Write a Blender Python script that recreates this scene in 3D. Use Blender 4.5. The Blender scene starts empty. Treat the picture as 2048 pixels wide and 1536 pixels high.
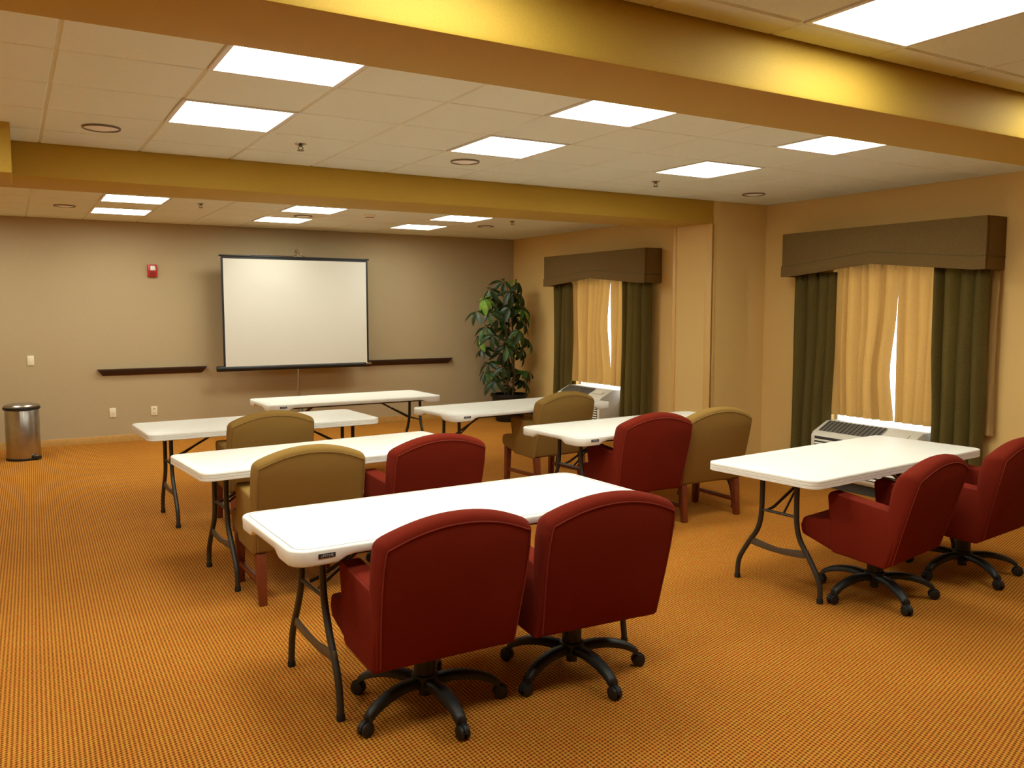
import bpy, bmesh, math, random
from mathutils import Vector, Matrix
R = math.radians
scn = bpy.context.scene
C = scn.collection

# ------------------------------------------------------------------ camera, sky, exposure
cam_d = bpy.data.cameras.new('camera'); cam = bpy.data.objects.new('camera', cam_d); C.objects.link(cam)
cam.location = (0, 0, 1.6572); cam.rotation_euler = (R(90 - 5.1304), 0, R(-30.5503))
cam_d.sensor_fit = 'HORIZONTAL'; cam_d.sensor_width = 36; cam_d.lens = 1696.383 / 2048 * 36; cam_d.clip_start = .05
scn.camera = cam
world = bpy.data.worlds.new('sky'); scn.world = world; world.use_nodes = True
bg = world.node_tree.nodes['Background']; bg.inputs[0].default_value = (.86, .92, 1, 1); bg.inputs[1].default_value = 4.0
vs = scn.view_settings; vs.view_transform = 'Standard'; vs.look = 'None'; vs.exposure = 0.36; vs.gamma = 1; vs.use_curve_mapping = False
LIGHT = 15.0
LIGHT_COL = (.97, 1.0, .86)

ZC, XR, YB, XL, YF = 2.7105, 6.8, 11.47, -2.8, -2.6
BZ = 2.494                                   # underside of the beams

# ------------------------------------------------------------------ materials
MATS = {}
def lin(c):
    return tuple(((v / 255) / 12.92 if v / 255 <= .04045 else ((v / 255 + .055) / 1.055) ** 2.4) for v in c)
def mat(name, col, rough=.6, var=.0, scale=60, bump=0, bscale=None, metal=0, spec=.5, sheen=0, coat=0):
    """procedural principled material; col is the sRGB 0-255 albedo"""
    if name in MATS: return MATS[name]
    m = bpy.data.materials.new(name); m.use_nodes = True; MATS[name] = m
    nt = m.node_tree; N = nt.nodes; L = nt.links; p = N['Principled BSDF']
    c = lin(col); p.inputs['Base Color'].default_value = (*c, 1); p.inputs['Roughness'].default_value = rough
    p.inputs['Metallic'].default_value = metal; p.inputs['Specular IOR Level'].default_value = spec
    if sheen: p.inputs['Sheen Weight'].default_value = sheen
    if coat: p.inputs['Coat Weight'].default_value = coat
    tc = N.new('ShaderNodeTexCoord')
    if var:
        n = N.new('ShaderNodeTexNoise'); n.inputs['Scale'].default_value = scale; n.inputs['Detail'].default_value = 5
        L.new(tc.outputs['Object'], n.inputs['Vector'])
        r = N.new('ShaderNodeValToRGB'); r.color_ramp.elements[0].position = .3; r.color_ramp.elements[1].position = .7
        r.color_ramp.elements[0].color = (*[v * (1 - var) for v in c], 1); r.color_ramp.elements[1].color = (*[min(1, v * (1 + var)) for v in c], 1)
        L.new(n.outputs['Fac'], r.inputs['Fac']); L.new(r.outputs['Color'], p.inputs['Base Color'])
    if bump:
        n2 = N.new('ShaderNodeTexNoise'); n2.inputs['Scale'].default_value = bscale or scale * 3; n2.inputs['Detail'].default_value = 3
        L.new(tc.outputs['Object'], n2.inputs['Vector'])
        b = N.new('ShaderNodeBump'); b.inputs['Strength'].default_value = bump; b.inputs['Distance'].default_value = .004
        L.new(n2.outputs['Fac'], b.inputs['Height']); L.new(b.outputs['Normal'], p.inputs['Normal'])
    return m

def emit(name, col, s):
    m = bpy.data.materials.new(name); m.use_nodes = True; MATS[name] = m
    p = m.node_tree.nodes['Principled BSDF']
    p.inputs['Base Color'].default_value = (.8, .8, .8, 1)
    p.inputs['Emission Color'].default_value = (*col, 1); p.inputs['Emission Strength'].default_value = s
    return m

def carpet_material():
    m = bpy.data.materials.new('carpet'); m.use_nodes = True; MATS['carpet'] = m
    nt = m.node_tree; N = nt.nodes; L = nt.links; p = N['Principled BSDF']; p.inputs['Roughness'].default_value = .95; p.inputs['Specular IOR Level'].default_value = .1
    tc = N.new('ShaderNodeTexCoord'); mp = N.new('ShaderNodeMapping'); mp.inputs['Rotation'].default_value = (0, 0, 0)
    # rows of loops run at right angles to the weave columns
    mp.inputs['Rotation'].default_value = (0, 0, R(37))
    L.new(tc.outputs['Object'], mp.inputs['Vector'])
    sp = N.new('ShaderNodeSeparateXYZ'); L.new(mp.outputs['Vector'], sp.inputs[0])
    def math_(op, a, b=None):
        n = N.new('ShaderNodeMath'); n.operation = op
        for k, v in enumerate((a, b)):
            if v is None: continue
            if isinstance(v, (int, float)): n.inputs[k].default_value = v
            else: L.new(v, n.inputs[k])
        return n.outputs[0]
    # staggered lattice of loops: dashes 21 mm apart in rows 14.5 mm apart
    h = math_('MULTIPLY', math_('SINE', math_('MULTIPLY', sp.outputs['X'], 2 * math.pi / .021)), math_('SINE', math_('MULTIPLY', sp.outputs['Y'], 2 * math.pi / .029)))
    wob = N.new('ShaderNodeTexNoise'); wob.inputs['Scale'].default_value = 90; wob.inputs['Detail'].default_value = 2; L.new(tc.outputs['Object'], wob.inputs['Vector'])
    h = math_('ADD', h, math_('MULTIPLY', math_('SUBTRACT', wob.outputs['Fac'], .5), 1.1))
    ramp = N.new('ShaderNodeMapRange'); ramp.interpolation_type = 'SMOOTHSTEP'
    ramp.inputs['From Min'].default_value = -.75; ramp.inputs['From Max'].default_value = .5; L.new(h, ramp.inputs['Value'])
    # yarn colour drifts between orange and olive tan in short streaks along the weave
    st = N.new('ShaderNodeMapping'); st.inputs['Scale'].default_value = (50, 16, 1); L.new(mp.outputs['Vector'], st.inputs['Vector'])
    sn = N.new('ShaderNodeTexNoise'); sn.inputs['Scale'].default_value = 1; sn.inputs['Detail'].default_value = 3; L.new(st.outputs['Vector'], sn.inputs['Vector'])
    yr = N.new('ShaderNodeValToRGB'); e = yr.color_ramp.elements; e[0].position = .36; e[1].position = .66
    e[0].color = (*lin((204, 126, 49)), 1); e[1].color = (*lin((198, 144, 52)), 1); L.new(sn.outputs['Fac'], yr.inputs['Fac'])
    x = N.new('ShaderNodeMix'); x.data_type = 'RGBA'; L.new(ramp.outputs['Result'], x.inputs[0])
    x.inputs[6].default_value = (*lin((108, 56, 12)), 1); L.new(yr.outputs['Color'], x.inputs[7])
    n3 = N.new('ShaderNodeTexNoise'); n3.inputs['Scale'].default_value = 1.3; n3.inputs['Detail'].default_value = 3; L.new(tc.outputs['Object'], n3.inputs['Vector'])
    r3 = N.new('ShaderNodeValToRGB'); r3.color_ramp.elements[0].position = .35; r3.color_ramp.elements[1].position = .65
    r3.color_ramp.elements[0].color = (.92, .90, .88, 1); r3.color_ramp.elements[1].color = (1, 1, 1, 1); L.new(n3.outputs['Fac'], r3.inputs['Fac'])
    x2 = N.new('ShaderNodeMix'); x2.data_type = 'RGBA'; x2.blend_type = 'MULTIPLY'; x2.inputs[0].default_value = 1
    L.new(x.outputs[2], x2.inputs[6]); L.new(r3.outputs['Color'], x2.inputs[7]); L.new(x2.outputs[2], p.inputs['Base Color'])
    bp = N.new('ShaderNodeBump'); bp.inputs['Strength'].default_value = .4; bp.inputs['Distance'].default_value = .003
    L.new(ramp.outputs['Result'], bp.inputs['Height']); L.new(bp.outputs['Normal'], p.inputs['Normal'])
    return m

def cloth_material(name, col, transl=.0, var=.12):
    m = mat(name, col, .9, var, 90, .25, 500, spec=.15)
    if transl:
        nt = m.node_tree; N = nt.nodes; L = nt.links; p = N['Principled BSDF']; out = N['Material Output']
        t = N.new('ShaderNodeBsdfTranslucent'); t.inputs['Color'].default_value = (*lin(col), 1)
        x = N.new('ShaderNodeMixShader'); x.inputs[0].default_value = transl
        L.new(p.outputs[0], x.inputs[1]); L.new(t.outputs[0], x.inputs[2]); L.new(x.outputs[0], out.inputs['Surface'])
    return m

def glass_material():
    m = bpy.data.materials.new('window_glass'); m.use_nodes = True; MATS['window_glass'] = m
    nt = m.node_tree; N = nt.nodes; L = nt.links
    t = N.new('ShaderNodeBsdfTransparent'); t.inputs[0].default_value = (.93, .96, .96, 1)
    g = N.new('ShaderNodeBsdfGlossy'); g.inputs['Roughness'].default_value = .02
    x = N.new('ShaderNodeMixShader'); x.inputs[0].default_value = .05; L.new(t.outputs[0], x.inputs[1]); L.new(g.outputs[0], x.inputs[2])
    L.new(x.outputs[0], N['Material Output'].inputs['Surface'])
    return m

carpet_material(); glass_material()
mat('wall_back', (181, 161, 125), .8, .05, 220, .12, 700)
mat('wall_side', (227, 191, 122), .8, .04, 220, .12, 700)
mat('beam_gold', (192, 156, 55), .7, .05, 160, .1, 600)
mat('tile', (234, 238, 222), .95, .045, 140, .35, 320, spec=.1)
mat('grid', (222, 214, 180), .55, .02, 30)
mat('trim_wood', (186, 140, 70), .5, .10, 18)
mat('corner_trim', (222, 180, 108), .5, .04, 40)
mat('white_plastic', (240, 238, 232), .42, .015, 25, .05, 400)
mat('plastic_groove', (150, 150, 140), .6, .02, 40)
mat('dark_metal', (46, 42, 38), .45, .08, 60, spec=.6)
mat('plate_metal', (84, 74, 62), .45, .10, 40)
mat('black_rubber', (22, 21, 22), .6, .1, 80)
mat('black_plastic', (20, 20, 21), .5, .08, 90, .1, 300)
mat('red_fabric', (116, 35, 20), .95, .10, 260, .35, 700, spec=.1)
mat('red_piping', (128, 42, 25), .9, .08, 260)
mat('tan_fabric', (144, 112, 57), .9, .07, 260, .3, 700, spec=.12)
mat('tan_piping', (134, 104, 52), .9, .06, 260)
mat('red_wood', (114, 50, 22), .4, .2, 22, spec=.5)
mat('dark_wood', (58, 28, 16), .4, .2, 24)
cloth_material('olive_drape', (128, 111, 62))
cloth_material('valance_cloth', (119, 96, 58))
cloth_material('valance_piping', (104, 90, 58))
cloth_material('sheer_cloth', (198, 164, 104), .14, .05)
mat('ptac_white', (226, 220, 206), .5, .02, 50)
mat('ptac_grey', (150, 144, 134), .55, .05, 60)
mat('ptac_dark', (52, 48, 44), .6, .05, 60)
mat('screen_fabric', (215, 211, 200), .85, .02, 300, .1, 900)
mat('chrome', (200, 200, 200), .2, .03, 50, metal=1)
mat('steel', (176, 172, 166), .28, .08, 14, metal=1)
mat('alarm_red', (190, 28, 22), .4, .05, 60)
mat('lens_white', (230, 228, 225), .25, .02, 40)
mat('plate_ivory', (236, 226, 198), .4, .02, 60)
mat('slot_dark', (40, 34, 28), .6, .05, 80)
mat('speaker_white', (248, 246, 240), .6, .05, 300, .2, 900)
mat('ring_dark', (122, 110, 88), .5, .05, 60)
mat('leaf_dark', (30, 52, 22), .4, .3, 14, spec=.5)
mat('leaf_mid', (52, 88, 32), .4, .3, 14, spec=.5)
mat('leaf_light', (112, 150, 50), .4, .25, 14, spec=.5)
mat('stem', (84, 66, 36), .7, .2, 40)
mat('soil', (40, 28, 18), .95, .4, 60)
mat('window_white', (225, 222, 212), .5, .02, 40)
mat('tag_black', (24, 22, 24), .5, .03, 60)
mat('tag_letter', (200, 200, 205), .5, .02, 60)
emit('light_lens', LIGHT_COL, LIGHT)

# ------------------------------------------------------------------ mesh helpers
def sharp(bm, ang=38):
    a = R(ang)
    for f in bm.faces: f.smooth = True
    for e in bm.edges:
        if len(e.link_faces) == 2 and e.calc_face_angle(0) > a: e.smooth = False
def mesh(name, bm, m, ang=38, bev=0, seg=2, bevang=30):
    bmesh.ops.recalc_face_normals(bm, faces=bm.faces)
    if bev:
        es = [e for e in bm.edges if len(e.link_faces) == 2 and e.calc_face_angle(0) > R(bevang)]
        bmesh.ops.bevel(bm, geom=es, offset=bev, segments=seg, profile=.5, affect='EDGES', clamp_overlap=True)
    sharp(bm, ang)
    me = bpy.data.meshes.new(name); bm.to_mesh(me); bm.free()
    me.materials.append(MATS[m]); return me
def B(): return bmesh.new()
def box(bm, x0, x1, y0, y1, z0, z1, M=None):
    v = [bm.verts.new((x, y, z)) for z in (z0, z1) for x, y in ((x0, y0), (x1, y0), (x1, y1), (x0, y1))]
    for f in ((0, 3, 2, 1), (4, 5, 6, 7), (0, 1, 5, 4), (1, 2, 6, 5), (2, 3, 7, 6), (3, 0, 4, 7)): bm.faces.new([v[i] for i in f])
    if M is not None: bmesh.ops.transform(bm, matrix=M, verts=v)
    return bm
def prism(bm, pts, axis, a, b):
    """extrude a polygon along axis; pts are the other two coordinates in xyz order"""
    def mk(p, t):
        q = list(p); q.insert('xyz'.index(axis), t); return bm.verts.new(q)
    A = [mk(p, a) for p in pts]; Bv = [mk(p, b) for p in pts]; n = len(pts)
    bm.faces.new(A); bm.faces.new(Bv[::-1])
    for i in range(n): bm.faces.new((A[i], Bv[i], Bv[(i + 1) % n], A[(i + 1) % n]))
    return bm
def tube(bm, pts, r, n=10, closed=False, flat=None):
    pts = [Vector(p) for p in pts]; k = len(pts); rings = []; up = None
    rs = r if isinstance(r, (list, tuple)) else [r] * k
    for i, p in enumerate(pts):
        if closed: t = pts[(i + 1) % k] - pts[i - 1]
        else: t = pts[min(i + 1, k - 1)] - pts[max(i - 1, 0)]
        t.normalize()
        if up is None:
            up = Vector((0, 0, 1)) if abs(t.z) < .9 else Vector((1, 0, 0))
        s = t.cross(up)
        if s.length < 1e-4: s = t.cross(Vector((0, 1, 0)))
        s.normalize(); u = s.cross(t); up = u if not flat else up
        fx, fy = flat or (1, 1)
        rings.append([bm.verts.new(p + rs[i] * (fx * math.cos(2 * math.pi * j / n) * s + fy * math.sin(2 * math.pi * j / n) * u)) for j in range(n)])
    for i in range(k if closed else k - 1):
        a, b = rings[i], rings[(i + 1) % k]
        for j in range(n): bm.faces.new((a[j], a[(j + 1) % n], b[(j + 1) % n], b[j]))
    if not closed: bm.faces.new(rings[0][::-1]); bm.faces.new(rings[-1])
    return bm
def lathe(bm, prof, n=24, M=None):
    rings = []; vs_ = []
    for r, z in prof:
        if r < 1e-5: ring = [bm.verts.new((0, 0, z))]
        else: ring = [bm.verts.new((r * math.cos(2 * math.pi * j / n), r * math.sin(2 * math.pi * j / n), z)) for j in range(n)]
        rings.append(ring); vs_ += ring
    for a, b in zip(rings, rings[1:]):
        for j in range(n):
            q = [a[j % len(a)], a[(j + 1) % len(a)], b[(j + 1) % len(b)], b[j % len(b)]]
            q = list(dict.fromkeys(q))
            if len(q) > 2: bm.faces.new(q)
    for ring, rev in ((rings[0], 1), (rings[-1], 0)):
        if len(ring) > 1: bm.faces.new(ring[::-1] if rev else ring)
    if M is not None: bmesh.ops.transform(bm, matrix=M, verts=vs_)
    return bm
def smoothpath(P, sub=4):
    """Catmull-Rom through control points"""
    P = [Vector(p) for p in P]; out = []
    for i in range(len(P) - 1):
        p0 = P[max(i - 1, 0)]; p1 = P[i]; p2 = P[i + 1]; p3 = P[min(i + 2, len(P) - 1)]
        for k in range(sub):
            t = k / sub
            out.append(.5 * ((2 * p1) + (-p0 + p2) * t + (2 * p0 - 5 * p1 + 4 * p2 - p3) * t * t + (-p0 + 3 * p1 - 3 * p2 + p3) * t ** 3))
    out.append(P[-1]); return out
def ob(name, me, parent=None, loc=(0, 0, 0), rz=0, kind=None):
    o = bpy.data.objects.new(name, me); C.objects.link(o); o.location = loc; o.rotation_euler = (0, 0, rz)
    if parent: o.parent = parent
    if kind: o['kind'] = kind
    return o
def tag(o, label, cat, group=None):
    o['label'] = label; o['category'] = cat
    if group: o['group'] = group
    return o
def thing(name, label, cat, loc=(0, 0, 0), rz=0, group=None):
    o = bpy.data.objects.new(name, None); C.objects.link(o); o.location = loc; o.rotation_euler = (0, 0, rz); o.empty_display_size = .2
    return tag(o, label, cat, group)
def put(spec, parent, tilt=0):
    """link a list of (name, mesh, loc, rz, subs) under parent, sharing the meshes"""
    for name, me, loc, rz, subs in spec:
        o = ob(name, me, parent, loc, rz)
        if tilt: p = Vector((0, .15, .45)); o.matrix_local = Matrix.Translation(p) @ Matrix.Rotation(R(tilt), 4, 'X') @ Matrix.Translation(-p)
        for s in subs: ob(s[0], s[1], o, s[2], s[3])
def part(name, me, loc=(0, 0, 0), rz=0, subs=()): return (name, me, loc, rz, subs)

# ------------------------------------------------------------------ room shell
def struct(name, bm, m, bev=0): return ob(name, mesh(name, bm, m, bev=bev), kind='structure')
struct('floor', box(B(), XL - .2, XR + .2, YF - .2, YB + .2, -.12, 0), 'carpet')
struct('wall_back', box(B(), XL - .2, XR + .2, YB, YB + .2, 0, 2.9), 'wall_back')
struct('wall_front', box(B(), XL - .2, XR + .2, YF - .2, YF, 0, 2.9), 'wall_side')
struct('wall_left', box(B(), XL - .2, XL, YF, YB, 0, 2.9), 'wall_side')
WIN = [(4.22, 5.45), (8.4, 9.75)]; WZ0, WZ1 = .54, 2.08
bm = B(); y = YF
for a, b in WIN:
    box(bm, XR, XR + .2, y, a, 0, 2.9); box(bm, XR, XR + .2, a, b, 0, WZ0); box(bm, XR, XR + .2, a, b, WZ1, 2.9); y = b
box(bm, XR, XR + .2, y, YB, 0, 2.9)
struct('wall_right', bm, 'wall_side')
PX, PY0, PY1 = 6.06, 6.33, 6.9
struct('wall_pillar', box(B(), PX, XR, PY0, PY1, 0, ZC + .02), 'wall_side')
bm = B(); box(bm, PX - .012, PX + .035, PY0 - .012, PY0 + .002, 0, BZ); box(bm, PX - .012, PX + .001, PY0 - .012, PY0 + .095, 0, BZ)
struct('trim_1', bm, 'corner_trim', .004)
struct('trim_2', box(B(), PX - .01, PX + .003, PY1 - .035, PY1 + .01, 0, BZ), 'corner_trim', .004)
bm = B(); box(bm, XL, XR, 2.42, 2.885, BZ, ZC + .02); struct('trim_beam_near', bm, 'beam_gold', .018)
bm = B(); box(bm, XL, PX, PY0, 6.97, BZ, ZC + .02); struct('trim_beam_far', bm, 'beam_gold', .012)
bm = B(); box(bm, XL, .05, 5.71, PY0, 2.425, ZC + .02); struct('trim_soffit_left', bm, 'beam_gold', .012)
bm = B(); prism(bm, [(YB, 0), (YB, .085), (YB - .008, .085), (YB - .014, .07), (YB - .014, 0)], 'x', XL, XR); struct('baseboard_back', bm, 'trim_wood')
bm = B()
for a, b in ((YF, PY0), (PY1, YB - .014)): box(bm, XR - .014, XR, a, b, 0, .085)
box(bm, PX - .014, PX, PY0, PY1, 0, .085); box(bm, PX - .014, XR, PY0 - .014, PY0, 0, .085)
struct('baseboard_right', bm, 'trim_wood')

# ceiling: a slab with the grid and every tile as its pieces
ceil = struct('ceiling', box(B(), XL - .2, XR + .2, YF - .2, YB + .2, 2.745, 2.9), 'grid')
GA, GX0, GB = .593, .211, .6096
def grid_lines(start, step, lo, hi):
    k = math.ceil((lo - start) / step - 1e-6); out = [lo]
    while start + k * step < hi - .03:
        if start + k * step > lo + .03: out.append(start + k * step)
        k += 1
    return out + [hi]
lights = {}
bays = [(YF, 2.42, 2.25), (2.885, PY0, 3.419), (6.97, YB, 8.78)]
tile_cache = {}
def tile_mesh(w, d):
    key = (round(w, 3), round(d, 3))
    if key not in tile_cache:
        bm = B(); i = .008
        prof = [(w / 2 - .012, d / 2 - .012, 0), (w / 2 - .005, d / 2 - .005, .007), (w / 2 - .005, d / 2 - .005, .03)]
        rings = [[bm.verts.new((sx * a, sy * b, z)) for sx, sy in ((-1, -1), (1, -1), (1, 1), (-1, 1))] for a, b, z in prof]
        bm.faces.new(rings[0])
        for p, q in zip(rings, rings[1:]):
            for j in range(4): bm.faces.new((p[j], p[(j + 1) % 4], q[(j + 1) % 4], q[j]))
        bm.faces.new(rings[-1][::-1])
        tile_cache[key] = mesh('ceiling_tile', bm, 'tile')
    return tile_cache[key]
def is_light(ix, y, bay):
    if ix not in (-2, 1, 4, 7): return False
    if bay == 0: return any(abs(y - t) < .1 for t in (2.25 - GB,))
    return any(abs(y - t) < .1 for t in ((3.419, 3.419 + 2 * GB) if bay == 1 else (8.78, 8.78 + 2 * GB)))
light_slots = []; unseen = []
for bi, (y0, y1, ys) in enumerate(bays):
    gx = grid_lines(GX0, GA, XL, XR); gy = grid_lines(ys, GB, y0, y1)
    for x0, x1 in zip(gx, gx[1:]):
        ix = round((x0 - GX0) / GA)
        if x0 == XL: ix = -99
        for a, b in zip(gy, gy[1:]):
            if is_light(ix, a, bi): light_slots.append((bi, ix, a, x0, x1, b)); continue
            if bi == 1 and x1 < .08 and a > 5.7: continue
            if x1 < -.3 or b < 1.0: unseen.append((x0, x1, a, b)); continue       # tiles the photo shows nothing of: one joined piece
            ob('ceiling_tile', tile_mesh(x1 - x0, b - a), ceil, ((x0 + x1) / 2, (a + b) / 2, ZC))
    for x in gx[1:-1]: ob('grid_runner', mesh('grid_runner', box(B(), x - .012, x + .012, y0, y1, ZC + .007, ZC + .035), 'grid'), ceil)
    for yy in gy[1:-1]: ob('grid_runner', mesh('grid_runner', box(B(), XL, XR, yy - .012, yy + .012, ZC + .009, ZC + .034), 'grid'), ceil)

bm = B()
for x0, x1, a, b in unseen: box(bm, x0 + .006, x1 - .006, a + .006, b - .006, ZC, ZC + .03)
ob('ceiling_tile_field', mesh('ceiling_tile_field', bm, 'tile'), ceil, kind='stuff')
def light_meshes():
    w, d = GA, GB
    bm = B()
    for (a, b, c_, e) in ((-w / 2, w / 2, -d / 2, -d / 2 + .022), (-w / 2, w / 2, d / 2 - .022, d / 2), (-w / 2, -w / 2 + .022, -d / 2 + .022, d / 2 - .022), (w / 2 - .022, w / 2, -d / 2 + .022, d / 2 - .022)):
        box(bm, a, b, c_, e, -.004, .03)
    fr = mesh('light_frame', bm, 'window_white')
    bm = B(); box(bm, -w / 2 + .022, w / 2 - .022, -d / 2 + .022, d / 2 - .022, .022, .031)
    return fr, mesh('light_diffuser', bm, 'light_lens')
LF, LD = light_meshes()
col_name = {-2: 'outermost left', 1: 'left', 4: 'middle', 7: 'right'}
for bi, ix, a, x0, x1, b in light_slots:
    if ix == -2: lab = 'lit square ceiling panel beyond the left edge of the photo'
    elif bi == 1: lab = f"lit square ceiling panel between the two gold beams, {col_name[ix]} pair, {'nearer' if a < 4 else 'farther'} one"
    elif bi == 2: lab = f"lit square ceiling panel beyond the far gold beam, {col_name[ix]} pair, {'nearer' if a < 9 else 'farther'} one"
    elif ix == 4 and a > 1.5: lab = 'large lit square ceiling panel at the top right corner of the photo'
    else: lab = 'lit square ceiling panel on the near side of the near gold beam, outside the photo'
    t = thing('ceiling_light', lab, 'ceiling light', ((x0 + x1) / 2, (a + b) / 2, ZC), 0, 'square ceiling light panels')
    ob('light_frame', LF, t); ob('light_diffuser', LD, t)

# ------------------------------------------------------------------ windows
for i, (a, b) in enumerate(WIN):
    w = bpy.data.objects.new(f'window_{i + 1}', None); C.objects.link(w); w.location = (XR + .1, (a + b) / 2, WZ0); w['kind'] = 'structure'
    hw = (b - a) / 2; h = WZ1 - WZ0
    bm = B(); f = .03
    for q in ((-hw, hw, 0, f), (-hw, hw, h - f, h)): box(bm, -.04, .04, q[0], q[1], q[2], q[3])
    for q in ((-hw, -hw + f), (hw - f, hw)): box(bm, -.04, .04, q[0], q[1], f, h - f)
    ob('window_frame', mesh('window_frame', bm, 'window_white'), w)
    ob('window_pane', mesh('window_pane', box(B(), -.004, .004, -hw + f, hw - f, f, h - f), 'window_glass'), w)
    ob('window_sill', mesh('window_sill', box(B(), .04, .12, -hw, hw, -.0, .02), 'window_white', bev=.004), w)

# ------------------------------------------------------------------ curtains
def curtain(y0, y1, z0, z1, amp, folds, seed, m, gap=None):
    """pleated hanging cloth, local origin at the bottom of the y0 edge; gap(t) pulls the free y1 edge (t 0 bottom .. 1 top)"""
    rnd = random.Random(seed); SP = 12; ny = folds * SP; nz = 14
    ph = [rnd.uniform(.55, 1.35) for _ in range(folds + 1)]; am = [rnd.uniform(.55, 1.2) for _ in range(folds + 1)]
    tot = sum(ph[:folds]); bm = B(); rows = []
    for k in range(nz + 1):
        v = k / nz; z = z0 + (z1 - z0) * v; row = []
        for j in range(ny + 1):
            f = j / SP; i = min(int(f), folds - 1); fr = f - i
            u = (sum(ph[:i]) + ph[i] * fr) / tot
            w = 1 - 2 * abs(math.sin(math.pi * fr)) ** .75       # wide rounded ridges, narrow valleys
            
            x = amp * am[i] * w * (.75 + .35 * (1 - v)) + .008 * math.sin(7 * u + 5 * v + seed)
            ya = y0; yb = y1
            if gap:
                g = gap(v)
                if g[0]: ya += g[0]
                if g[1]: yb += g[1]
            row.append(bm.verts.new((x, ya + (yb - ya) * u + .006 * math.sin(3 * v + i), z)))
        rows.append(row)
    for a, b in zip(rows, rows[1:]):
        for j in range(ny): bm.faces.new((a[j], a[j + 1], b[j + 1], b[j]))
    r = bmesh.ops.solidify(bm, geom=bm.faces[:], thickness=.004)
    return mesh('curtain', bm, m, 60)
def hang(name, me, label, cat, x, group):
    o = ob(name, me, None, (x, 0, 0)); tag(o, label, cat, group); return o

def valance(y0, y1, label):
    t = thing('window_valance', label, 'valance', (XR, y0, 0), 0, 'padded window valances')
    L_, D, zt, zb, zp, th = y1 - y0, .27, 2.372, 1.958, 2.045, .03
    mid = L_ / 2 + .02
    prof = [(0, zb), (L_ * .05, zb), (mid, zp), (L_ - L_ * .05, zb), (L_, zb), (L_, zt), (0, zt)]
    bm = B(); prism(bm, prof, 'x', -D, -D + th); ob('front_board', mesh('front_board', bm, 'valance_cloth', bev=.008), t)
    for q in (0, L_ - th):
        bm = B(); box(bm, -D + th, -.002, q, q + th, zb, zt); ob('side_board', mesh('side_board', bm, 'valance_cloth', bev=.006), t)
    bm = B(); box(bm, -D + th, -.002, th, L_ - th, zt - .02, zt); ob('top_board', mesh('top_board', bm, 'valance_cloth'), t)
    zz = .1
    P = [(-.004, -.004 + 0, zb + zz)]
    path = [(-D - .001, 0, zb + zz), (-D - .001, L_ * .05, zb + zz), (-D - .001, mid, zp + zz), (-D - .001, L_ * .95, zb + zz), (-D - .001, L_, zb + zz)]
    bm = B(); tube(bm, path, .006, 8); tube(bm, [(-D, -.001, zb + zz), (-.01, -.001, zb + zz)], .006, 8); tube(bm, [(-D, L_ + .001, zb + zz), (-.01, L_ + .001, zb + zz)], .006, 8)
    ob('piping', mesh('piping', bm, 'valance_piping'), t)
    # lower band stands slightly proud of the board
    pr = [(-.003, zb - .002), (L_ * .05, zb - .002), (mid, zp - .002), (L_ * .95, zb - .002), (L_ + .003, zb - .002), (L_ + .003, zb + zz), (L_ * .95, zb + zz), (mid, zp + zz), (L_ * .05, zb + zz), (-.003, zb + zz)]
    bm = B(); prism(bm, pr, 'x', -D - .007, -D + .001); ob('lower_band', mesh('lower_band', bm, 'valance_cloth', bev=.003), t)
valance(3.845, 5.87, 'olive brown padded valance with peaked lower edge over the nearer window')
valance(7.96, 10.18, 'olive brown padded valance with peaked lower edge over the farther window')
XD, XS = XR - .14, XR - .06
gN = lambda v: (0, -.055 * math.sin(math.pi * min(1, (1 - v) * 1.15)) ** 1.2 * (v < .97))
tuck = lambda v, d: d * max(0, min(1, (.62 - v) / .25))       # drapes are tucked clear of the air conditioner
for wn, (a0, a1, s0, sm, s1, b1), sd in (('nearer', (3.89, 4.36, 4.30, 4.74, 5.36, 5.825), 1), ('farther', (8.02, 8.56, 8.50, 8.90, 9.72, 10.13), 2)):
    hang('drape_panel', curtain(a0, a1, .03, 1.99, .05, 4, sd * 11 + 1, 'olive_drape', lambda v: (0, tuck(v, -.03 if a0 < 5 else 0))), f'olive green floor-length drape on the near side of the {wn} window', 'drape', XD, 'olive drapes at the windows')
    hang('drape_panel', curtain(s1 - .03, b1, .03, 1.99, .05, 4, sd * 11 + 2, 'olive_drape', lambda v: (tuck(v, .03), 0)), f'olive green floor-length drape on the far side of the {wn} window', 'drape', XD, 'olive drapes at the windows')
    o = hang('sheer_curtain', curtain(s0, sm, .645, 2.06, .026, 5, sd * 11 + 3, 'sheer_cloth'), f'short beige curtain beside the near drape of the {wn} window', 'curtain', XS, 'beige inner curtains')
    if wn == 'nearer':
        ob('curtain_return', curtain(3.84, 3.915, .63, 1.95, .006, 1, 77, 'sheer_cloth'), o, (-.005, 0, 0))
    g = (lambda v: (.006 + .05 * math.exp(-((v - .3) / .24) ** 2), 0)) if wn == 'nearer' else (lambda v: (.012 + .06 * math.exp(-((v - .55) / .28) ** 2), 0))
    hang('sheer_curtain', curtain(sm, s1 + .08, .645, 2.06, .026, 7, sd * 11 + 4, 'sheer_cloth', g), f'short beige curtain beside the far drape of the {wn} window', 'curtain', XS, 'beige inner curtains')

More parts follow.
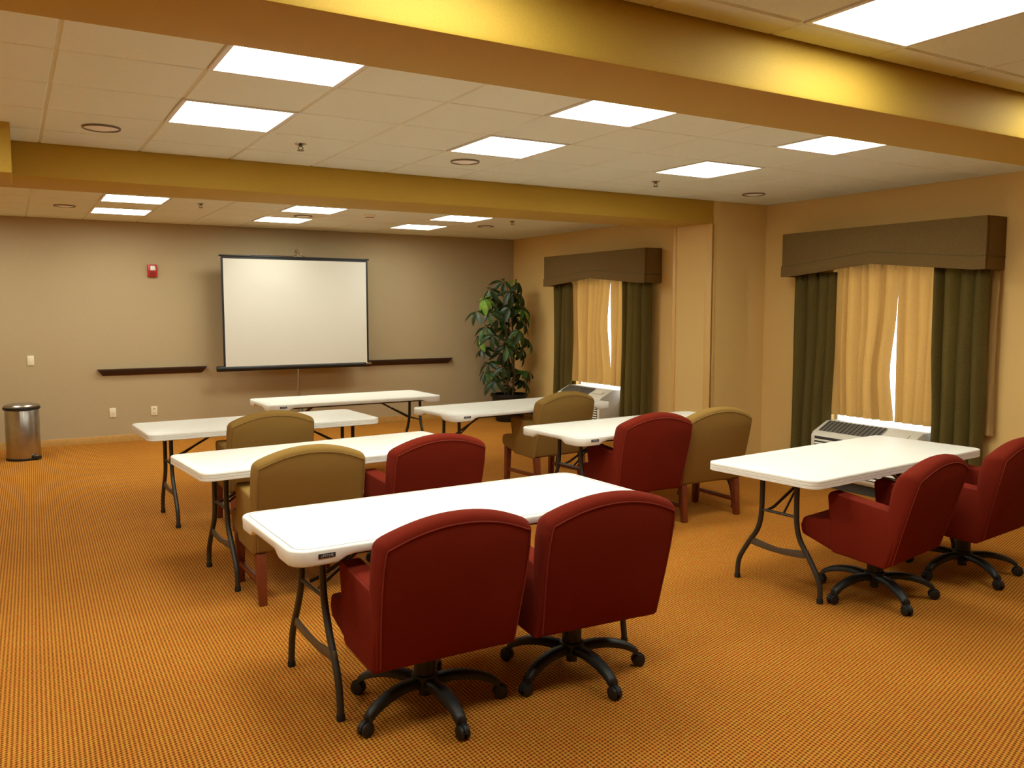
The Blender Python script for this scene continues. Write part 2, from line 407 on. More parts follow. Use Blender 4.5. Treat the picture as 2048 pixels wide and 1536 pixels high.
# ------------------------------------------------------------------ wall air conditioners
def ptac(y0, label, W=1.0):
    D, h = .40, .60
    t = thing('air_conditioner', label, 'air conditioner', (XR - .002, y0, 0), 0, 'window air conditioner units')
    bm = B()
    prism(bm, [(0, .09), (0, h), (-D * .48, h), (-D * .93, h - .085), (-D, h - .12), (-D, .13), (-D + .03, .09)], 'y', 0, W)
    body = ob('cabinet', mesh('cabinet', bm, 'ptac_white', bev=.012), t)
    bm = B(); box(bm, -D + .06, 0, .03, W - .03, 0, .092); ob('kick_plate', mesh('kick_plate', bm, 'ptac_dark'), t)
    # outlet grille on the sloping top, at the far two thirds
    a = Vector((-D * .52, 0, h + .001)); b = Vector((-D * .90, 0, h - .078)); n = (b - a)
    nn = Vector((-.085, 0, D * .45)).normalized()
    bm = B(); q = []
    for s, (yy, e) in enumerate(((.33, 0), (.33, 1), (W - .05, 1), (W - .05, 0))):
        p = (b if e else a) + nn * .002; q.append(bm.verts.new((p.x, yy, p.z)))
    bm.faces.new(q); r = bmesh.ops.solidify(bm, geom=bm.faces[:], thickness=.003)
    gr = ob('outlet_grille', mesh('outlet_grille', bm, 'ptac_grey'), t)
    for k in range(14):
        yy = .35 + k * (W - .42) / 13; p0 = a + nn * .004; p1 = b + nn * .004
        bm = B(); tube(bm, [(p0.x, yy, p0.z), (p1.x, yy, p1.z)], .0035, 6); ob('grille_bar', mesh('grille_bar', bm, 'ptac_dark'), gr)
    for k in range(10):
        z = .155 + k * .031
        bm = B(); prism(bm, [(-D - .010, z), (-D + .004, z + .016), (-D + .004, z + .021), (-D - .010, z + .006)], 'y', .05, W - .05)
        ob('louver', mesh('louver', bm, 'ptac_white'), t)
    bm = B(); box(bm, -D - .001, -D + .002, .045, W - .045, .145, .475); ob('intake_recess', mesh('intake_recess', bm, 'ptac_dark'), t)
    bm = B(); p = a.lerp(b, .5) + nn * .003; box(bm, p.x - .03, p.x + .03, .08, .27, p.z - .003, p.z + .003, None)
    M = Matrix.Translation(p) @ Matrix.Rotation(-math.atan2(.085, D * .45), 4, 'Y') @ Matrix.Translation(-p)
    bmesh.ops.transform(bm, matrix=M, verts=bm.verts[:]); ob('control_door', mesh('control_door', bm, 'ptac_white'), t)
ptac(4.345, 'white wall air conditioner below the nearer window')
ptac(8.66, 'white wall air conditioner below the farther window')

# ------------------------------------------------------------------ folding tables
TW, TL, TZ = .76, 1.83, .735
def rr_outline(L_, W, r, n=6, m=10):
    """rounded rectangle: list of (x, y, nx, ny, corner distance)"""
    out = []; hx, hy = L_ / 2, W / 2
    cs = [(hx - r, -hy + r, -90), (hx - r, hy - r, 0), (-hx + r, hy - r, 90), (-hx + r, -hy + r, 180)]
    for k, (cx, cy, a0) in enumerate(cs):
        for j in range(n + 1):
            a = R(a0 + 90 * j / n); out.append((cx + r * math.cos(a), cy + r * math.sin(a), math.cos(a), math.sin(a), 0))
        nx_, ny_, a1 = cs[(k + 1) % 4]; a = R(a0 + 90)
        p = Vector((cx + r * math.cos(a), cy + r * math.sin(a))); q = Vector((nx_ + r * math.cos(a), ny_ + r * math.sin(a)))
        mm = m if (q - p).length < 1 else m * 2
        for j in range(1, mm):
            t = j / mm; d = min(t, 1 - t) * (q - p).length; w = p.lerp(q, t); out.append((w.x, w.y, math.cos(a), math.sin(a), d))
    return out
def tabletop(style):
    O = rr_outline(TL, TW, .075 if style == 'skirt' else .06, 7, 24); bm = B()
    def h(d):
        if style != 'skirt': return .052
        t = max(0, min(1, (d - .10) / .06)); t = t * t * (3 - 2 * t); return .062 * (1 - t) + .036 * t
    if style == 'skirt': prof = [(-.012, 0), (-.004, .0015), (0, .007), (-.001, .5), (-.001, .9), (-.005, 1.0), (-.03, 1.0)]
    else: prof = [(-.010, 0), (-.003, .002), (0, .008), (0, .30), (-.003, .33), (-.003, .36), (0, .39), (0, .62), (-.003, .65), (-.003, .68), (0, .71), (0, .93), (-.006, 1.0), (-.03, 1.0)]
    rings = []
    for off, dz in prof:
        ring = []
        for x, y, nx, ny, d in O:
            hh = h(d); z = TZ - (dz if dz < .02 else dz * hh); ring.append(bm.verts.new((x + nx * off, y + ny * off, z)))
        rings.append(ring)
    n = len(O)
    ring = [bm.verts.new((x + nx * -.032, y + ny * -.032, TZ - .026)) for x, y, nx, ny, d in O]; rings.append(ring)
    for a, b in zip(rings, rings[1:]):
        for j in range(n): bm.faces.new((a[j], b[j], b[(j + 1) % n], a[(j + 1) % n]))
    bm.faces.new(rings[0]); bm.faces.new(rings[-1][::-1])
    return mesh('tabletop', bm, 'white_plastic', 50)
def groove():
    O = rr_outline(TL - .05, TW - .05, .06, 7, 12); bm = B()
    a = [bm.verts.new((x, y, TZ + .0006)) for x, y, *_ in O]; b = [bm.verts.new((x - nx * .004, y - ny * .004, TZ + .0006)) for x, y, nx, ny, d in O]
    c = [bm.verts.new((v.co.x, v.co.y, TZ - .002)) for v in a]; d_ = [bm.verts.new((v.co.x, v.co.y, TZ - .002)) for v in b]; n = len(O)
    for P, Q in ((a, b), (c, a), (b, d_)):
        for j in range(n): bm.faces.new((P[j], P[(j + 1) % n], Q[(j + 1) % n], Q[j]))
    return mesh('edge_groove', bm, 'plastic_groove')
def text_mesh(txt, size, m, depth=.0006):
    cu = bpy.data.curves.new('lettering', 'FONT'); cu.body = txt; cu.size = size; cu.extrude = depth; cu.align_x = 'CENTER'; cu.align_y = 'CENTER'
    o = bpy.data.objects.new('lettering', cu); C.objects.link(o); bpy.context.view_layer.update()
    me = bpy.data.meshes.new_from_object(o.evaluated_get(bpy.context.evaluated_depsgraph_get())); me.name = 'lettering'
    bpy.data.objects.remove(o); bpy.data.curves.remove(cu)
    me.transform(Matrix.Rotation(R(90), 4, 'X')); me.materials.clear(); me.materials.append(MATS[m]); return me
def table_spec(style):
    S = [part('tabletop', tabletop(style), subs=([part('edge_groove', groove())] if style == 'skirt' else []))]
    if style == 'skirt':
        bm = B(); box(bm, -.034, .034, -.0015, .0015, -.0085, .0085); tg = mesh('maker_tag', bm, 'tag_black')
        S.append(part('maker_tag', tg, (-TL / 2 + .135, -TW / 2 - .0008, TZ - .026), 0, [part('lettering', text_mesh('LIFETIME', .0135, 'tag_letter'), (0, -.0016, 0))]))
    V = [(.31, 0), (.305, .07), (.28, .18), (.20, .32), (.15, .43), (.135, .52), (.13, .69)] if style == 'skirt' else [(.29, 0), (.288, .08), (.272, .14), (.215, .235), (.15, .33), (.125, .42), (.12, .55), (.12, .69)]
    for e, ux in ((-1, .71), (1, .77)):
        for s in (-1, 1):
            bm = B(); tube(bm, smoothpath([(0, s * v, max(z, .012)) for v, z in V], 4), .0152, 10)
            cap = B(); lathe(cap, [(0, 0), (.0185, 0), (.0185, .02), (.015, .03), (0, .03)], 12)
            S.append(part('leg', mesh('leg', bm, 'dark_metal'), (e * ux, 0, 0), 0, [part('foot_cap', mesh('foot_cap', cap, 'black_rubber'), (0, s * V[0][0], 0))]))
        # pressed cross plate between the splayed legs
        zc = .235 if style == 'skirt' else .25; hw = .262 if style == 'skirt' else .205
        bm = B(); P = []
        for k in range(9):
            t = -1 + 2 * k / 8; P.append((t * hw, zc + .022 - .018 * (1 - t * t) + .012 * abs(t)))
        prism(bm, P + [(a, b - .034 - .014 * abs(a / hw)) for a, b in P[::-1]], 'x', -.006, .006)
        S.append(part('cross_plate', mesh('cross_plate', bm, 'plate_metal', bev=.003), (e * ux, 0, 0)))
        bm = B(); tube(bm, [(0, -.135, .46), (0, .135, .46)], .009, 8); S.append(part('crossbar', mesh('crossbar', bm, 'dark_metal'), (e * ux, 0, 0)))
        bm = B(); tube(bm, [(-e * .02, .09, .46), (-e * .06, .08, .475), (-e * .32, .06, .62), (-e * .45, .06, .69)], .009, 8); tube(bm, [(-e * .02, -.02, .46), (-e * .25, .055, .585)], .007, 8)
        S.append(part('brace', mesh('brace', bm, 'dark_metal'), (e * ux, 0, 0)))
        bm = B(); box(bm, -.03, .03, -.31, .31, TZ - .045, TZ - .024); S.append(part('mounting_bar', mesh('mounting_bar', bm, 'dark_metal'), (e * ux, 0, 0)))
    for s in (-1, 1):
        bm = B(); box(bm, -.78, .78, s * .33 - .014, s * .33 + .014, TZ - .05, TZ - .024); S.append(part('side_rail', mesh('side_rail', bm, 'dark_metal')))
    return S
SK, RG = table_spec('skirt'), table_spec('ridge')
def table(spec, x, y, th, label):
    t = thing('folding_table', label, 'table', (x, y, 0), th, 'white folding tables'); put(spec, t); return t
table(SK, 1.775, 3.516, .035, 'white folding table nearest the viewer, in front of two red swivel chairs')
table(RG, 1.764, 5.349, .085, 'white folding table in the second row on the left, tan and red chairs at it')
table(RG, 1.724, 7.02, .041, 'white folding table in the third row on the left, one tan chair at it')
table(SK, 2.98, 8.42, .02, 'white folding table standing directly below the projection screen')
table(SK, 4.33, 5.31, .06, 'white folding table in the middle right, a red and a tan chair at it')
table(SK, 4.13, 6.95, .09, 'white folding table reaching to the farther air conditioner, one tan chair at it')
table(RG, 4.534, 3.473, .09, 'white folding table at the right by the nearer window, two red swivel chairs at it')

# ------------------------------------------------------------------ upholstered chairs (facing +y)
def yrear(z): return -.235 - .135 * max(0, (z - .285)) / .6
def back_outline(n=16):
    hw0, hw1, zs, zt, r = .304, .322, .818, .898, .03
    arch = lambda x: zt - (zt - zs) * (abs(x) / hw1) ** 2.1
    pts = [(-hw0, .295), (hw0, .295), (hw1 - .004, .52), (hw1, .62), (hw1, .72), (hw1, zs - r)]
    for t in (.3, .6): pts.append(((1 - t) ** 2 * hw1 + 2 * t * (1 - t) * hw1 + t * t * (hw1 - r), (1 - t) ** 2 * (zs - r) + 2 * t * (1 - t) * zs + t * t * arch(hw1 - r)))
    for k in range(n + 1):
        x = (hw1 - r) * (1 - 2 * k / n); pts.append((x, arch(x)))
    return pts + [(-x, z) for x, z in pts[2:8][::-1]]
def inset(O, d, side=1):
    n = len(O); out = []
    for i in range(n):
        p, q, r_ = Vector(O[i - 1]), Vector(O[i]), Vector(O[(i + 1) % n])
        a, b = (q - p).normalized(), (r_ - q).normalized(); na, nb = Vector((-a.y, a.x)), Vector((-b.y, b.x)); m = (na + nb)
        m = m / max(.5, m.dot(na)) if m.length > 1e-6 else na
        k = d * (side + (1 - side) * max(0, min(1, -m.y)) ** .5); out.append((q.x + m.x * k, q.y + m.y * k))
    return out
def chair_body(fab, pip):
    S = []
    O = back_outline(); bm = B(); th = lambda z: .085 + .04 * math.exp(-((z - .74) / .17) ** 2)
    def ring(ins, fy):
        return [bm.verts.new((X, yrear(Z) + fy * th(Z), Z)) for X, Z in inset(O, ins, .4)]
    rings = [ring(.040, 0), ring(.022, .06), ring(.008, .22), ring(.0, .45), ring(.002, .7), ring(.012, .9), ring(.032, 1.0)]
    n = len(O)
    for a, b in zip(rings, rings[1:]):
        for j in range(n): bm.faces.new((a[j], a[(j + 1) % n], b[(j + 1) % n], b[j]))
    bm.faces.new(rings[0][::-1]); bm.faces.new(rings[-1])
    bk = mesh('backrest', bm, fab, 55)
    q = inset(O, .038, .4); path = [(X, yrear(Z) - .0002, Z) for X, Z in q[1:] + q[:1]]
    bm = B(); tube(bm, path, .0028, 6); S.append(part('backrest', bk, subs=[part('piping', mesh('piping', bm, pip))]))
    # seat: full-width upholstered box whose underside rises to the front
    bm = B(); prism(bm, [(-.225, .288), (.10, .300), (.290, .352), (.302, .40), (.29, .452), (.12, .478), (-.15, .462), (-.225, .45)], 'x', -.303, .303)
    S.append(part('seat', mesh('seat', bm, fab, 50, bev=.018, seg=3)))
    for s in (-1, 1):
        bm = B(); x0, x1 = sorted((s * .222, s * .314))
        prism(bm, [(-.215, .284), (.09, .296), (.105, .32), (.118, .45), (.148, .615), (.128, .640), (-.20, .612), (-.262, .606), (-.252, .45)], 'x', x0, x1)
        am = mesh('armrest', bm, fab, 50, bev=.014, seg=3)
        bm = B(); xo = s * .309; tube(bm, [(xo, -.22, .603), (xo, .115, .632), (xo, .135, .61), (xo, .108, .46)], .003, 6)
        S.append(part('armrest', am, subs=[part('piping', mesh('piping', bm, pip))]))
    return S
def swivel_base(rot):
    S = []
    bm = B(); lathe(bm, [(0, .055), (.026, .055), (.026, .09), (.058, .095), (.062, .12), (.055, .145), (.044, .15), (.044, .25), (.05, .255), (.05, .275), (0, .275)], 20)
    S.append(part('column', mesh('column', bm, 'black_plastic')))
    bm = B(); box(bm, -.11, .11, -.12, .14, .27, .292); S.append(part('seat_plate', mesh('seat_plate', bm, 'black_plastic', bev=.006)))
    bm = B(); ctr = smoothpath([(.03, 0, .118), (.12, 0, .128), (.20, 0, .120), (.27, 0, .098), (.315, 0, .068)], 3)
    wid = [.034 - .012 * i / (len(ctr) - 1) for i in range(len(ctr))]; rings = []
    for p, w in zip(ctr, wid):
        h = .016; rings.append([bm.verts.new((p.x + dx, dy, p.z + dz)) for dx, dy, dz in ((0, -w, -h), (0, -w, h * .3), (0, -w * .55, h), (0, w * .55, h), (0, w, h * .3), (0, w, -h))])
    for a, b in zip(rings, rings[1:]):
        for j in range(6): bm.faces.new((a[j], a[(j + 1) % 6], b[(j + 1) % 6], b[j]))
    bm.faces.new(rings[0][::-1]); bm.faces.new(rings[-1])
    leg = mesh('leg', bm, 'black_plastic', 60)
    bm = B()
    for s in (-1, 1):
        M = Matrix.Translation((.322, s * .013, .0285)) @ Matrix.Rotation(R(90), 4, 'X')
        lathe(bm, [(0, -.009), (.022, -.009), (.0285, -.006), (.0285, .006), (.022, .009), (0, .009)], 16, M)
    lathe(bm, [(0, 0), (.009, 0), (.009, .03), (0, .03)], 10, Matrix.Translation((.314, 0, .045)))
    # rounded hood over the two wheels
    prof = [(.322 + .032 * math.cos(a), .0305 + .032 * math.sin(a)) for a in [math.pi * k / 8 for k in range(9)]]
    prism(bm, prof, 'y', -.006, .006)
    cs = mesh('caster', bm, 'black_rubber', 45)
    for k in range(5): S.append(part('leg', leg, (0, 0, 0), R(rot + 72 * k), [part('caster', cs)]))
    return S
def wood_legs():
    S = []
    for sx in (-1, 1):
        for yb, yt in ((-.235, -.205), (.262, .245)):
            bm = B(); w, w2 = .021, .027; x = sx * .268
            v0 = [bm.verts.new((x + a * w, yb + b * w, 0)) for a, b in ((-1, -1), (1, -1), (1, 1), (-1, 1))]
            zt = .292 if yb < 0 else .345
            v1 = [bm.verts.new((x + a * w2, yt + b * w2, zt)) for a, b in ((-1, -1), (1, -1), (1, 1), (-1, 1))]
            bm.faces.new(v0[::-1]); bm.faces.new(v1)
            for j in range(4): bm.faces.new((v0[j], v0[(j + 1) % 4], v1[(j + 1) % 4], v1[j]))
            S.append(part('leg', mesh('leg', bm, 'red_wood', bev=.003)))
        bm = B(); x = sx * .268; box(bm, x - .011, x + .011, -.215, .25, .105, .135); S.append(part('stretcher', mesh('stretcher', bm, 'red_wood', bev=.002)))
    return S
RB = chair_body('red_fabric', 'red_piping'); TB = chair_body('tan_fabric', 'tan_piping'); WL = wood_legs()
def red_chair(x, y, th, rot, label, tilt=0):
    t = thing('swivel_chair', label, 'chair', (x, y, 0), R(th), 'red swivel chairs'); put(RB, t, tilt); put(swivel_base(rot - th), t)
def tan_chair(x, y, th, label):
    t = thing('wooden_armchair', label, 'chair', (x, y, 0), R(th), 'tan upholstered armchairs'); put(TB, t); put(WL, t)
red_chair(1.42, 3.12, 0, -88, 'red swivel chair nearest the viewer, the left of two at the nearest table')
red_chair(2.14, 3.09, -3, -90, 'red swivel chair at the nearest table, to the right of the nearest red chair')
red_chair(4.23, 3.05, 10, -113, 'red swivel chair seen from the side, the left of two at the right-hand table', 3.5)
red_chair(5.07, 3.04, 7, -112, 'red swivel chair cut by the right edge of the photo')
red_chair(4.05, 5.07, -2, -60, 'red swivel chair beside the tan chair at the middle right table')
red_chair(2.20, 4.93, 3, -80, 'red swivel chair behind the nearest table, beside a tan armchair')
tan_chair(1.41, 4.92, 1, 'tan armchair with red-brown legs in the second row, beside a red chair')
tan_chair(4.71, 5.11, -2, 'tan armchair to the right of the red chair at the middle right table')
tan_chair(4.34, 6.72, 5, 'tan armchair at the table beside the farther air conditioner')
tan_chair(1.64, 6.62, 2, 'tan armchair in the third row, farthest chair on the left')

# ------------------------------------------------------------------ projection screen
SY = 11.10
t = thing('projection_screen', 'white pull-up projection screen with black border on a chrome tripod', 'projection screen', (3.279, SY, 0))
x0, x1, z0, z1 = -.971, .973, .91, 2.308
bm = B(); box(bm, x0, x1, 0, .003, z0, z1); fb = ob('screen_border', mesh('screen_border', bm, 'tag_black'), t)
bm = B(); box(bm, x0 + .026, x1 - .026, -.003, .001, z0, z1 - .03); ob('screen_fabric', mesh('screen_fabric', bm, 'screen_fabric'), t)
bm = B(); lathe(bm, [(0, x0 - .08), (.034, x0 - .08), (.036, x0 - .07), (.036, x1 - .0), (.034, x1 + .03), (0, x1 + .03)], 14, Matrix.Translation((0, .02, .884)) @ Matrix.Rotation(R(90), 4, 'Y')); ob('housing', mesh('housing', bm, 'black_plastic'), t)
bm = B(); box(bm, x1 - .05, x1 + .034, -.02, -.012, .88, .91); ob('housing_latch', mesh('housing_latch', bm, 'chrome', bev=.002), t)
bm = B(); box(bm, x0 - .02, x1 + .02, -.008, .014, z1 - .004, z1 + .016); ob('top_bar', mesh('top_bar', bm, 'black_plastic', bev=.004), t)
bm = B(); tube(bm, [(-.60, -.004, z1 + .024), (-.05, -.004, z1 + .024)], .008, 8); ob('top_handle', mesh('top_handle', bm, 'chrome'), t)
bm = B(); tube(bm, [(0, .07, .06), (0, .07, 2.35)], .013, 12); ob('pole', mesh('pole', bm, 'chrome'), t)
bm = B(); tube(bm, smoothpath([(0, .07, 2.34), (0, .05, 2.405), (0, .0, 2.40), (.03, -.01, 2.37), (.06, -.01, 2.35), (.10, -.01, 2.335)], 4), .014, 8); ob('hanger_hook', mesh('hanger_hook', bm, 'chrome'), t)
bm = B(); box(bm, -.035, .035, .03, .1, .40, .49); ob('leg_collar', mesh('leg_collar', bm, 'black_plastic', bev=.008), t)
for a in (-90, 30, 150):
    c_, s_ = math.cos(R(a)), math.sin(R(a))
    bm = B(); tube(bm, [(.02 * c_, .07 + .02 * s_, .46), (.30 * c_, .07 + .30 * s_, .15), (.46 * c_, .07 + .46 * s_, .014)], .011, 8); ob('leg', mesh('leg', bm, 'dark_metal'), t)

# ------------------------------------------------------------------ things on the back wall
def ledge(xa, xb, z, label):
    bm = B(); n = [(YB, z - .04), (YB, z + .04), (YB - .075, z + .04), (YB - .075, z + .028), (YB - .055, z + .02), (YB - .03, z - .02), (YB - .012, z - .04)]
    prism(bm, n, 'x', xa, xb)
    for v in bm.verts:                        # mitred ends taper towards the wall
        k = (z + .04 - v.co.z) / .08 * .06
        v.co.x += k if abs(v.co.x - xa) < 1e-4 else -k
    o = ob('wall_ledge', mesh('wall_ledge', bm, 'dark_wood'), None); tag(o, label, 'wall ledge', 'dark wall ledges')
ledge(.885, 2.165, .868, 'dark wooden wall ledge to the left of the projection screen')
ledge(4.28, 5.70, .872, 'dark wooden wall ledge to the right of the projection screen')
t = thing('fire_alarm', 'red fire alarm strobe on the back wall left of the screen', 'fire alarm', (1.553, YB, 2.118))
bm = B(); prism(bm, [(-.055, -.075), (.055, -.075), (.055, .075), (-.055, .075)], 'y', -.045, 0); ob('housing', mesh('housing', bm, 'alarm_red', bev=.008), t)
bm = B(); prism(bm, [(-.03, 0), (.038, 0), (.03, .06), (-.022, .06)], 'y', -.066, -.044); ob('strobe_lens', mesh('strobe_lens', bm, 'lens_white', bev=.008), t)
for k in range(4):
    bm = B(); box(bm, -.035, .035, -.0475, -.044, -.06 + k * .013, -.055 + k * .013); ob('sounder_slot', mesh('sounder_slot', bm, 'slot_dark'), t)
def plate(x, z, w, h, label, kind):
    t = thing('wall_plate' if kind != 'switch' else 'light_switch', label, 'outlet' if kind != 'switch' else 'light switch', (x, YB, z))
    bm = B(); box(bm, -w / 2, w / 2, -.008, 0, -h / 2, h / 2); ob('cover_plate', mesh('cover_plate', bm, 'plate_ivory', bev=.003), t)
    if kind == 'switch':
        bm = B(); box(bm, -.016, .016, -.013, -.007, -.032, .032); ob('rocker', mesh('rocker', bm, 'plate_ivory', bev=.002), t)
    elif kind == 'outlet':
        for s in (-1, 1):
            bm = B(); lathe(bm, [(0, 0), (.017, 0), (.016, .003), (0, .003)], 16, Matrix.Translation((0, -.007, s * .026)) @ Matrix.Rotation(R(90), 4, 'X'))
            o = ob('socket', mesh('socket', bm, 'plate_ivory'), t)
            bm = B()
            for dx in (-.007, .007): box(bm, dx - .0025, dx + .0025, -.0112, -.009, s * .026 - .008, s * .026 + .008)
            ob('slots', mesh('slots', bm, 'slot_dark'), o)
    else:
        bm = B(); box(bm, -.012, .012, -.012, -.007, -.012, .012); ob('jack', mesh('jack', bm, 'plate_ivory', bev=.002), t)
plate(.188, 1.039, .07, .115, 'ivory light switch on the back wall above the trash can', 'switch')
plate(1.042, .366, .075, .115, 'ivory blank-faced wall plate low on the back wall, the left of two', 'jack')
plate(1.519, .362, .075, .115, 'ivory power outlet low on the back wall, the right of two', 'outlet')

# ------------------------------------------------------------------ ceiling fittings
def speaker(x, y, r, label):
    t = thing('ceiling_speaker', label, 'ceiling speaker', (x, y, ZC), 0, 'round ceiling speakers')
    bm = B(); lathe(bm, [(r * .9, -.002), (r, -.001), (r, -.009), (r * .95, -.012), (r * .9, -.008), (r * .9, -.002)][::-1], 32); ob('ring', mesh('ring', bm, 'ring_dark'), t)
    bm = B(); lathe(bm, [(0, -.016), (r * .5, -.014), (r * .91, -.004), (r * .91, .006), (0, .006)], 32); ob('grille', mesh('grille', bm, 'speaker_white'), t)
for x, y, lab in ((.512, 5.60, 'round ceiling speaker at the left between the gold beams'), (2.877, 5.54, 'round ceiling speaker in the middle between the gold beams'), (6.0, 5.75, 'round ceiling speaker at the right end between the gold beams'),
                  (.539, 10.0, 'round ceiling speaker at the far left beyond the far beam'), (2.952, 9.72, 'round ceiling speaker between the middle pair of far light panels'), (5.36, 9.75, 'round ceiling speaker at the far right beyond the far beam')):
    speaker(x, y, .105, lab)
t = thing('smoke_detector', 'white smoke detector on the ceiling beyond the far beam', 'smoke detector', (3.56, 9.2, ZC))
bm = B(); lathe(bm, [(0, -.05), (.03, -.05), (.045, -.036), (.062, -.028), (.066, 0), (0, 0)], 24); ob('cover', mesh('cover', bm, 'plate_ivory'), t)
bm = B(); lathe(bm, [(.046, -.040), (.05, -.036), (.05, -.031), (.046, -.03)], 24); ob('vent_ring', mesh('vent_ring', bm, 'slot_dark'), t)
def sprinkler(x, y, label):
    t = thing('fire_sprinkler', label, 'sprinkler', (x, y, ZC), 0, 'pendant fire sprinklers')
    bm = B(); lathe(bm, [(.0, -.012), (.02, -.012), (.038, -.003), (.038, 0), (0, 0)], 20); ob('escutcheon', mesh('escutcheon', bm, 'chrome'), t)
    bm = B(); lathe(bm, [(0, -.02), (.011, -.02), (.011, -.01), (0, -.01)], 12)
    for s in (-1, 1): tube(bm, smoothpath([(s * .01, 0, -.018), (s * .016, 0, -.026), (s * .011, 0, -.036), (0, 0, -.041)], 3), .003, 6)
    ob('frame', mesh('frame', bm, 'ring_dark'), t)
    bm = B(); lathe(bm, [(0, -.045), (.022, -.045), (.022, -.042), (0, -.042)], 16); ob('deflector', mesh('deflector', bm, 'ring_dark'), t)
sprinkler(1.664, 5.5, 'fire sprinkler on the left between the gold beams')
sprinkler(4.70, 5.60, 'fire sprinkler on the right between the gold beams')
sprinkler(1.72, 9.12, 'fire sprinkler beside the left far light panels')
sprinkler(5.33, 9.02, 'fire sprinkler at the right beyond the far beam')

# ------------------------------------------------------------------ step trash can
t = thing('trash_can', 'stainless steel step trash can by the back wall at the far left', 'trash can', (.065, 10.68, 0))
bm = B(); lathe(bm, [(0, .02), (.166, .02), (.168, .03), (.168, .545), (.164, .552), (0, .552)], 40); ob('body', mesh('body', bm, 'steel'), t)
bm = B(); lathe(bm, [(0, 0), (.172, 0), (.174, .008), (.172, .024), (.168, .026), (0, .026)], 40); ob('base_ring', mesh('base_ring', bm, 'black_plastic'), t)
bm = B(); lathe(bm, [(0, .55), (.172, .55), (.181, .556), (.181, .578), (.172, .584), (0, .584)], 40); ob('lid_ring', mesh('lid_ring', bm, 'black_plastic'), t)
bm = B(); lathe(bm, [(0, .58), (.176, .58), (.176, .592), (.165, .606), (.10, .616), (0, .619)], 40); ob('lid', mesh('lid', bm, 'steel'), t)
bm = B(); box(bm, .085, .165, -.165, -.115, .012, .05); ob('pedal', mesh('pedal', bm, 'black_plastic', bev=.008), t)
bm = B(); box(bm, .105, .145, -.172, -.150, .05, .056); ob('pedal_plate', mesh('pedal_plate', bm, 'chrome', bev=.002), t)
bm = B(); box(bm, -.06, .06, .168, .2, .50, .60); ob('hinge', mesh('hinge', bm, 'black_plastic', bev=.006), t)

# ------------------------------------------------------------------ potted umbrella plant
PXY = (6.28, 10.72)
t = thing('potted_plant', 'tall leafy umbrella plant in a black pot in the far corner', 'potted plant', (*PXY, 0))
bm = B(); lathe(bm, [(0, 0), (.19, 0), (.20, .01), (.255, .36), (.275, .365), (.275, .40), (.25, .40), (.245, .35), (0, .35)], 36); ob('pot', mesh('pot', bm, 'black_plastic'), t)
bm = B(); lathe(bm, [(0, .34), (.243, .34), (.243, .362), (.1, .37), (0, .372)], 24); ob('soil', mesh('soil', bm, 'soil'), t)
CL = [(5.8, 10.6, 1.79), (6.07, 10.73, 1.7), (6.42, 10.66, 2.02), (6.21, 10.75, 2.04), (6.45, 10.76, 1.8), (6.13, 10.53, 1.11), (6.34, 10.51, 1.33), (6.0, 10.85, 0.86), (6.55, 10.61, 0.72), (5.96, 10.6, 0.61), (6.62, 10.92, 0.99), (5.88, 10.7, 1.39), (5.86, 10.85, 1.26), (6.55, 10.7, 1.66), (6.4, 10.77, 1.54), (6.1, 10.56, 0.8), (6.5, 10.77, 0.73), (6.62, 10.86, 1.54), (5.74, 10.72, 1.61), (6.39, 10.81, 0.48), (6.03, 10.78, 1.81), (6.19, 10.53, 1.89), (6.16, 10.82, 1.48), (6.55, 10.75, 1.43), (6.32, 10.63, 1.2), (5.88, 10.51, 1.27), (5.91, 10.86, 1.07), (6.49, 10.7, 1.07), (6.58, 10.8, 0.57), (5.95, 10.87, 0.71), (6.19, 10.8, 1.0), (6.42, 10.89, 0.84), (5.92, 10.67, 1.92), (6.56, 10.84, 1.86), (6.6, 10.69, 1.18), (6.17, 10.89, 0.68), (6.31, 10.87, 1.37), (6.17, 10.54, 1.68), (6.41, 10.56, 1.64), (5.88, 10.59, 1.6)]
rnd = random.Random(5)
def leaf_mesh(m):
    bm = B(); n = 7; prof = [0, .45, .85, 1, .92, .6, 0]; Lf, Wf = .215, .039; rows = []
    for k in range(n):
        u = k / (n - 1); w = Wf * prof[k]; z = -.10 * u * u * Lf * 2.2; x = .012 + u * Lf
        if w == 0: rows.append([bm.verts.new((x, 0, z))])
        else: rows.append([bm.verts.new((x, -w, z + w * .35)), bm.verts.new((x, 0, z)), bm.verts.new((x, w, z + w * .35))])
    for a, b in zip(rows, rows[1:]):
        if len(a) == 1:
            bm.faces.new((a[0], b[0], b[1])); bm.faces.new((a[0], b[1], b[2]))
        elif len(b) == 1:
            bm.faces.new((a[0], b[0], a[1])); bm.faces.new((a[1], b[0], a[2]))
        else:
            bm.faces.new((a[0], b[0], b[1], a[1])); bm.faces.new((a[1], b[1], b[2], a[2]))
    return mesh('leaf', bm, m, 80)
LM = {k: leaf_mesh(k) for k in ('leaf_dark', 'leaf_mid', 'leaf_light')}
stems = B()
for k in range(5):
    a = k * 1.257; hgt = 1.75 - .22 * k
    tube(stems, smoothpath([(.06 * math.cos(a), .06 * math.sin(a), .36), (.10 * math.cos(a + .3), .08 * math.sin(a + .3), .36 + hgt * .4), (.05 * math.cos(a - .4), .07 * math.sin(a), .36 + hgt * .7), (.12 * math.cos(a), .10 * math.sin(a), .36 + hgt * .98)], 4), .011, 6)
nleaf = 0
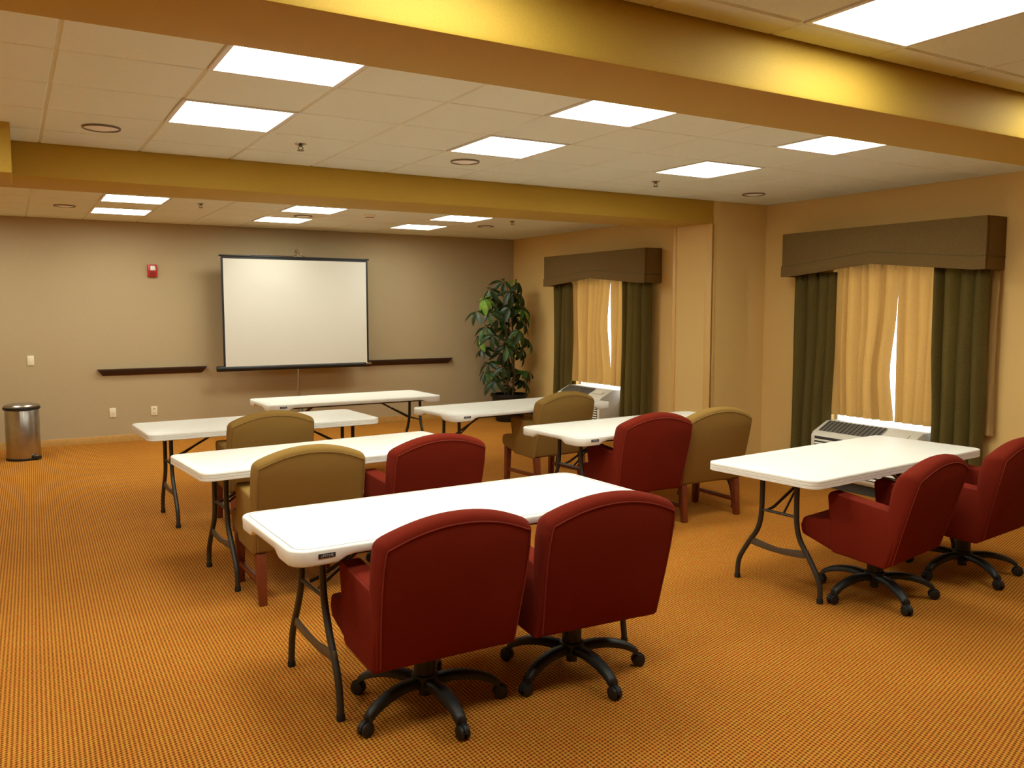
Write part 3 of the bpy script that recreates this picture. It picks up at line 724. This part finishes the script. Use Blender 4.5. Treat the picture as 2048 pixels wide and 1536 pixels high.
for i, (x, y, z) in enumerate(CL):
    p = Vector((x - PXY[0], y - PXY[1], z)); a0 = rnd.uniform(0, 6.28)
    root = Vector((p.x * .12, p.y * .12, max(.38, p.z - .16)))
    tube(stems, smoothpath([root, root.lerp(p, .55) + Vector((0, 0, .03)), p], 3), .0045, 5)
    out = Vector((p.x, p.y - .25, 0)).normalized(); tilt = Matrix.Rotation(R(38), 3, Vector((-out.y, out.x, 0)))
    shade = 'leaf_light' if i in (0,) else None
    for k in range(7):
        a = a0 + k * 6.283 / 7 + rnd.uniform(-.15, .15); droop = R(rnd.uniform(15, 48))
        Mx = tilt @ (Matrix.Rotation(a, 3, 'Z') @ Matrix.Rotation(droop, 3, 'Y'))
        m = shade or rnd.choices(('leaf_dark', 'leaf_mid', 'leaf_light'), (.66, .30, .04))[0]
        o = bpy.data.objects.new('leaf', LM[m]); C.objects.link(o); o.parent = t
        s = rnd.uniform(.8, 1.15)
        # keep the leaves clear of the two walls
        tip = p + Mx @ Vector((.22 * s, 0, -.02))
        if tip.x + PXY[0] > XR - .03: s *= max(.35, (XR - .03 - PXY[0] - p.x) / max(.02, tip.x - p.x))
        o.matrix_local = Matrix.Translation(p) @ Mx.to_4x4() @ Matrix.Diagonal((s, s, s, 1)); nleaf += 1
ob('stems', mesh('stems', stems, 'stem'), t)

# ------------------------------------------------------------------ labels of the setting
for n, lab, cat in (('floor', 'orange and tan woven carpet floor', 'floor'), ('wall_back', 'tan back wall behind the projection screen', 'wall'), ('wall_front', 'tan wall behind the viewer', 'wall'),
                    ('wall_left', 'tan wall beyond the left edge of the photo', 'wall'), ('wall_right', 'tan wall with the two curtained windows', 'wall'), ('wall_pillar', 'tan pillar between the two windows', 'pillar'),
                    ('trim_1', 'yellow-tan strip on the near corner of the pillar', 'trim'), ('trim_2', 'yellow-tan strip on the far corner of the pillar', 'trim'), ('trim_beam_near', 'wide gold ceiling beam nearest the viewer', 'beam'),
                    ('trim_beam_far', 'gold ceiling beam running to the pillar', 'beam'), ('trim_soffit_left', 'short gold soffit at the left edge of the photo', 'soffit'), ('baseboard_back', 'wooden baseboard along the back wall', 'baseboard'),
                    ('baseboard_right', 'wooden baseboard along the window wall and pillar', 'baseboard'), ('ceiling', 'off-white ceiling of square tiles in a grid', 'ceiling'),
                    ('window_1', 'nearer window behind its curtains', 'window'), ('window_2', 'farther window behind its curtains', 'window')):
    tag(bpy.data.objects[n], lab, cat)
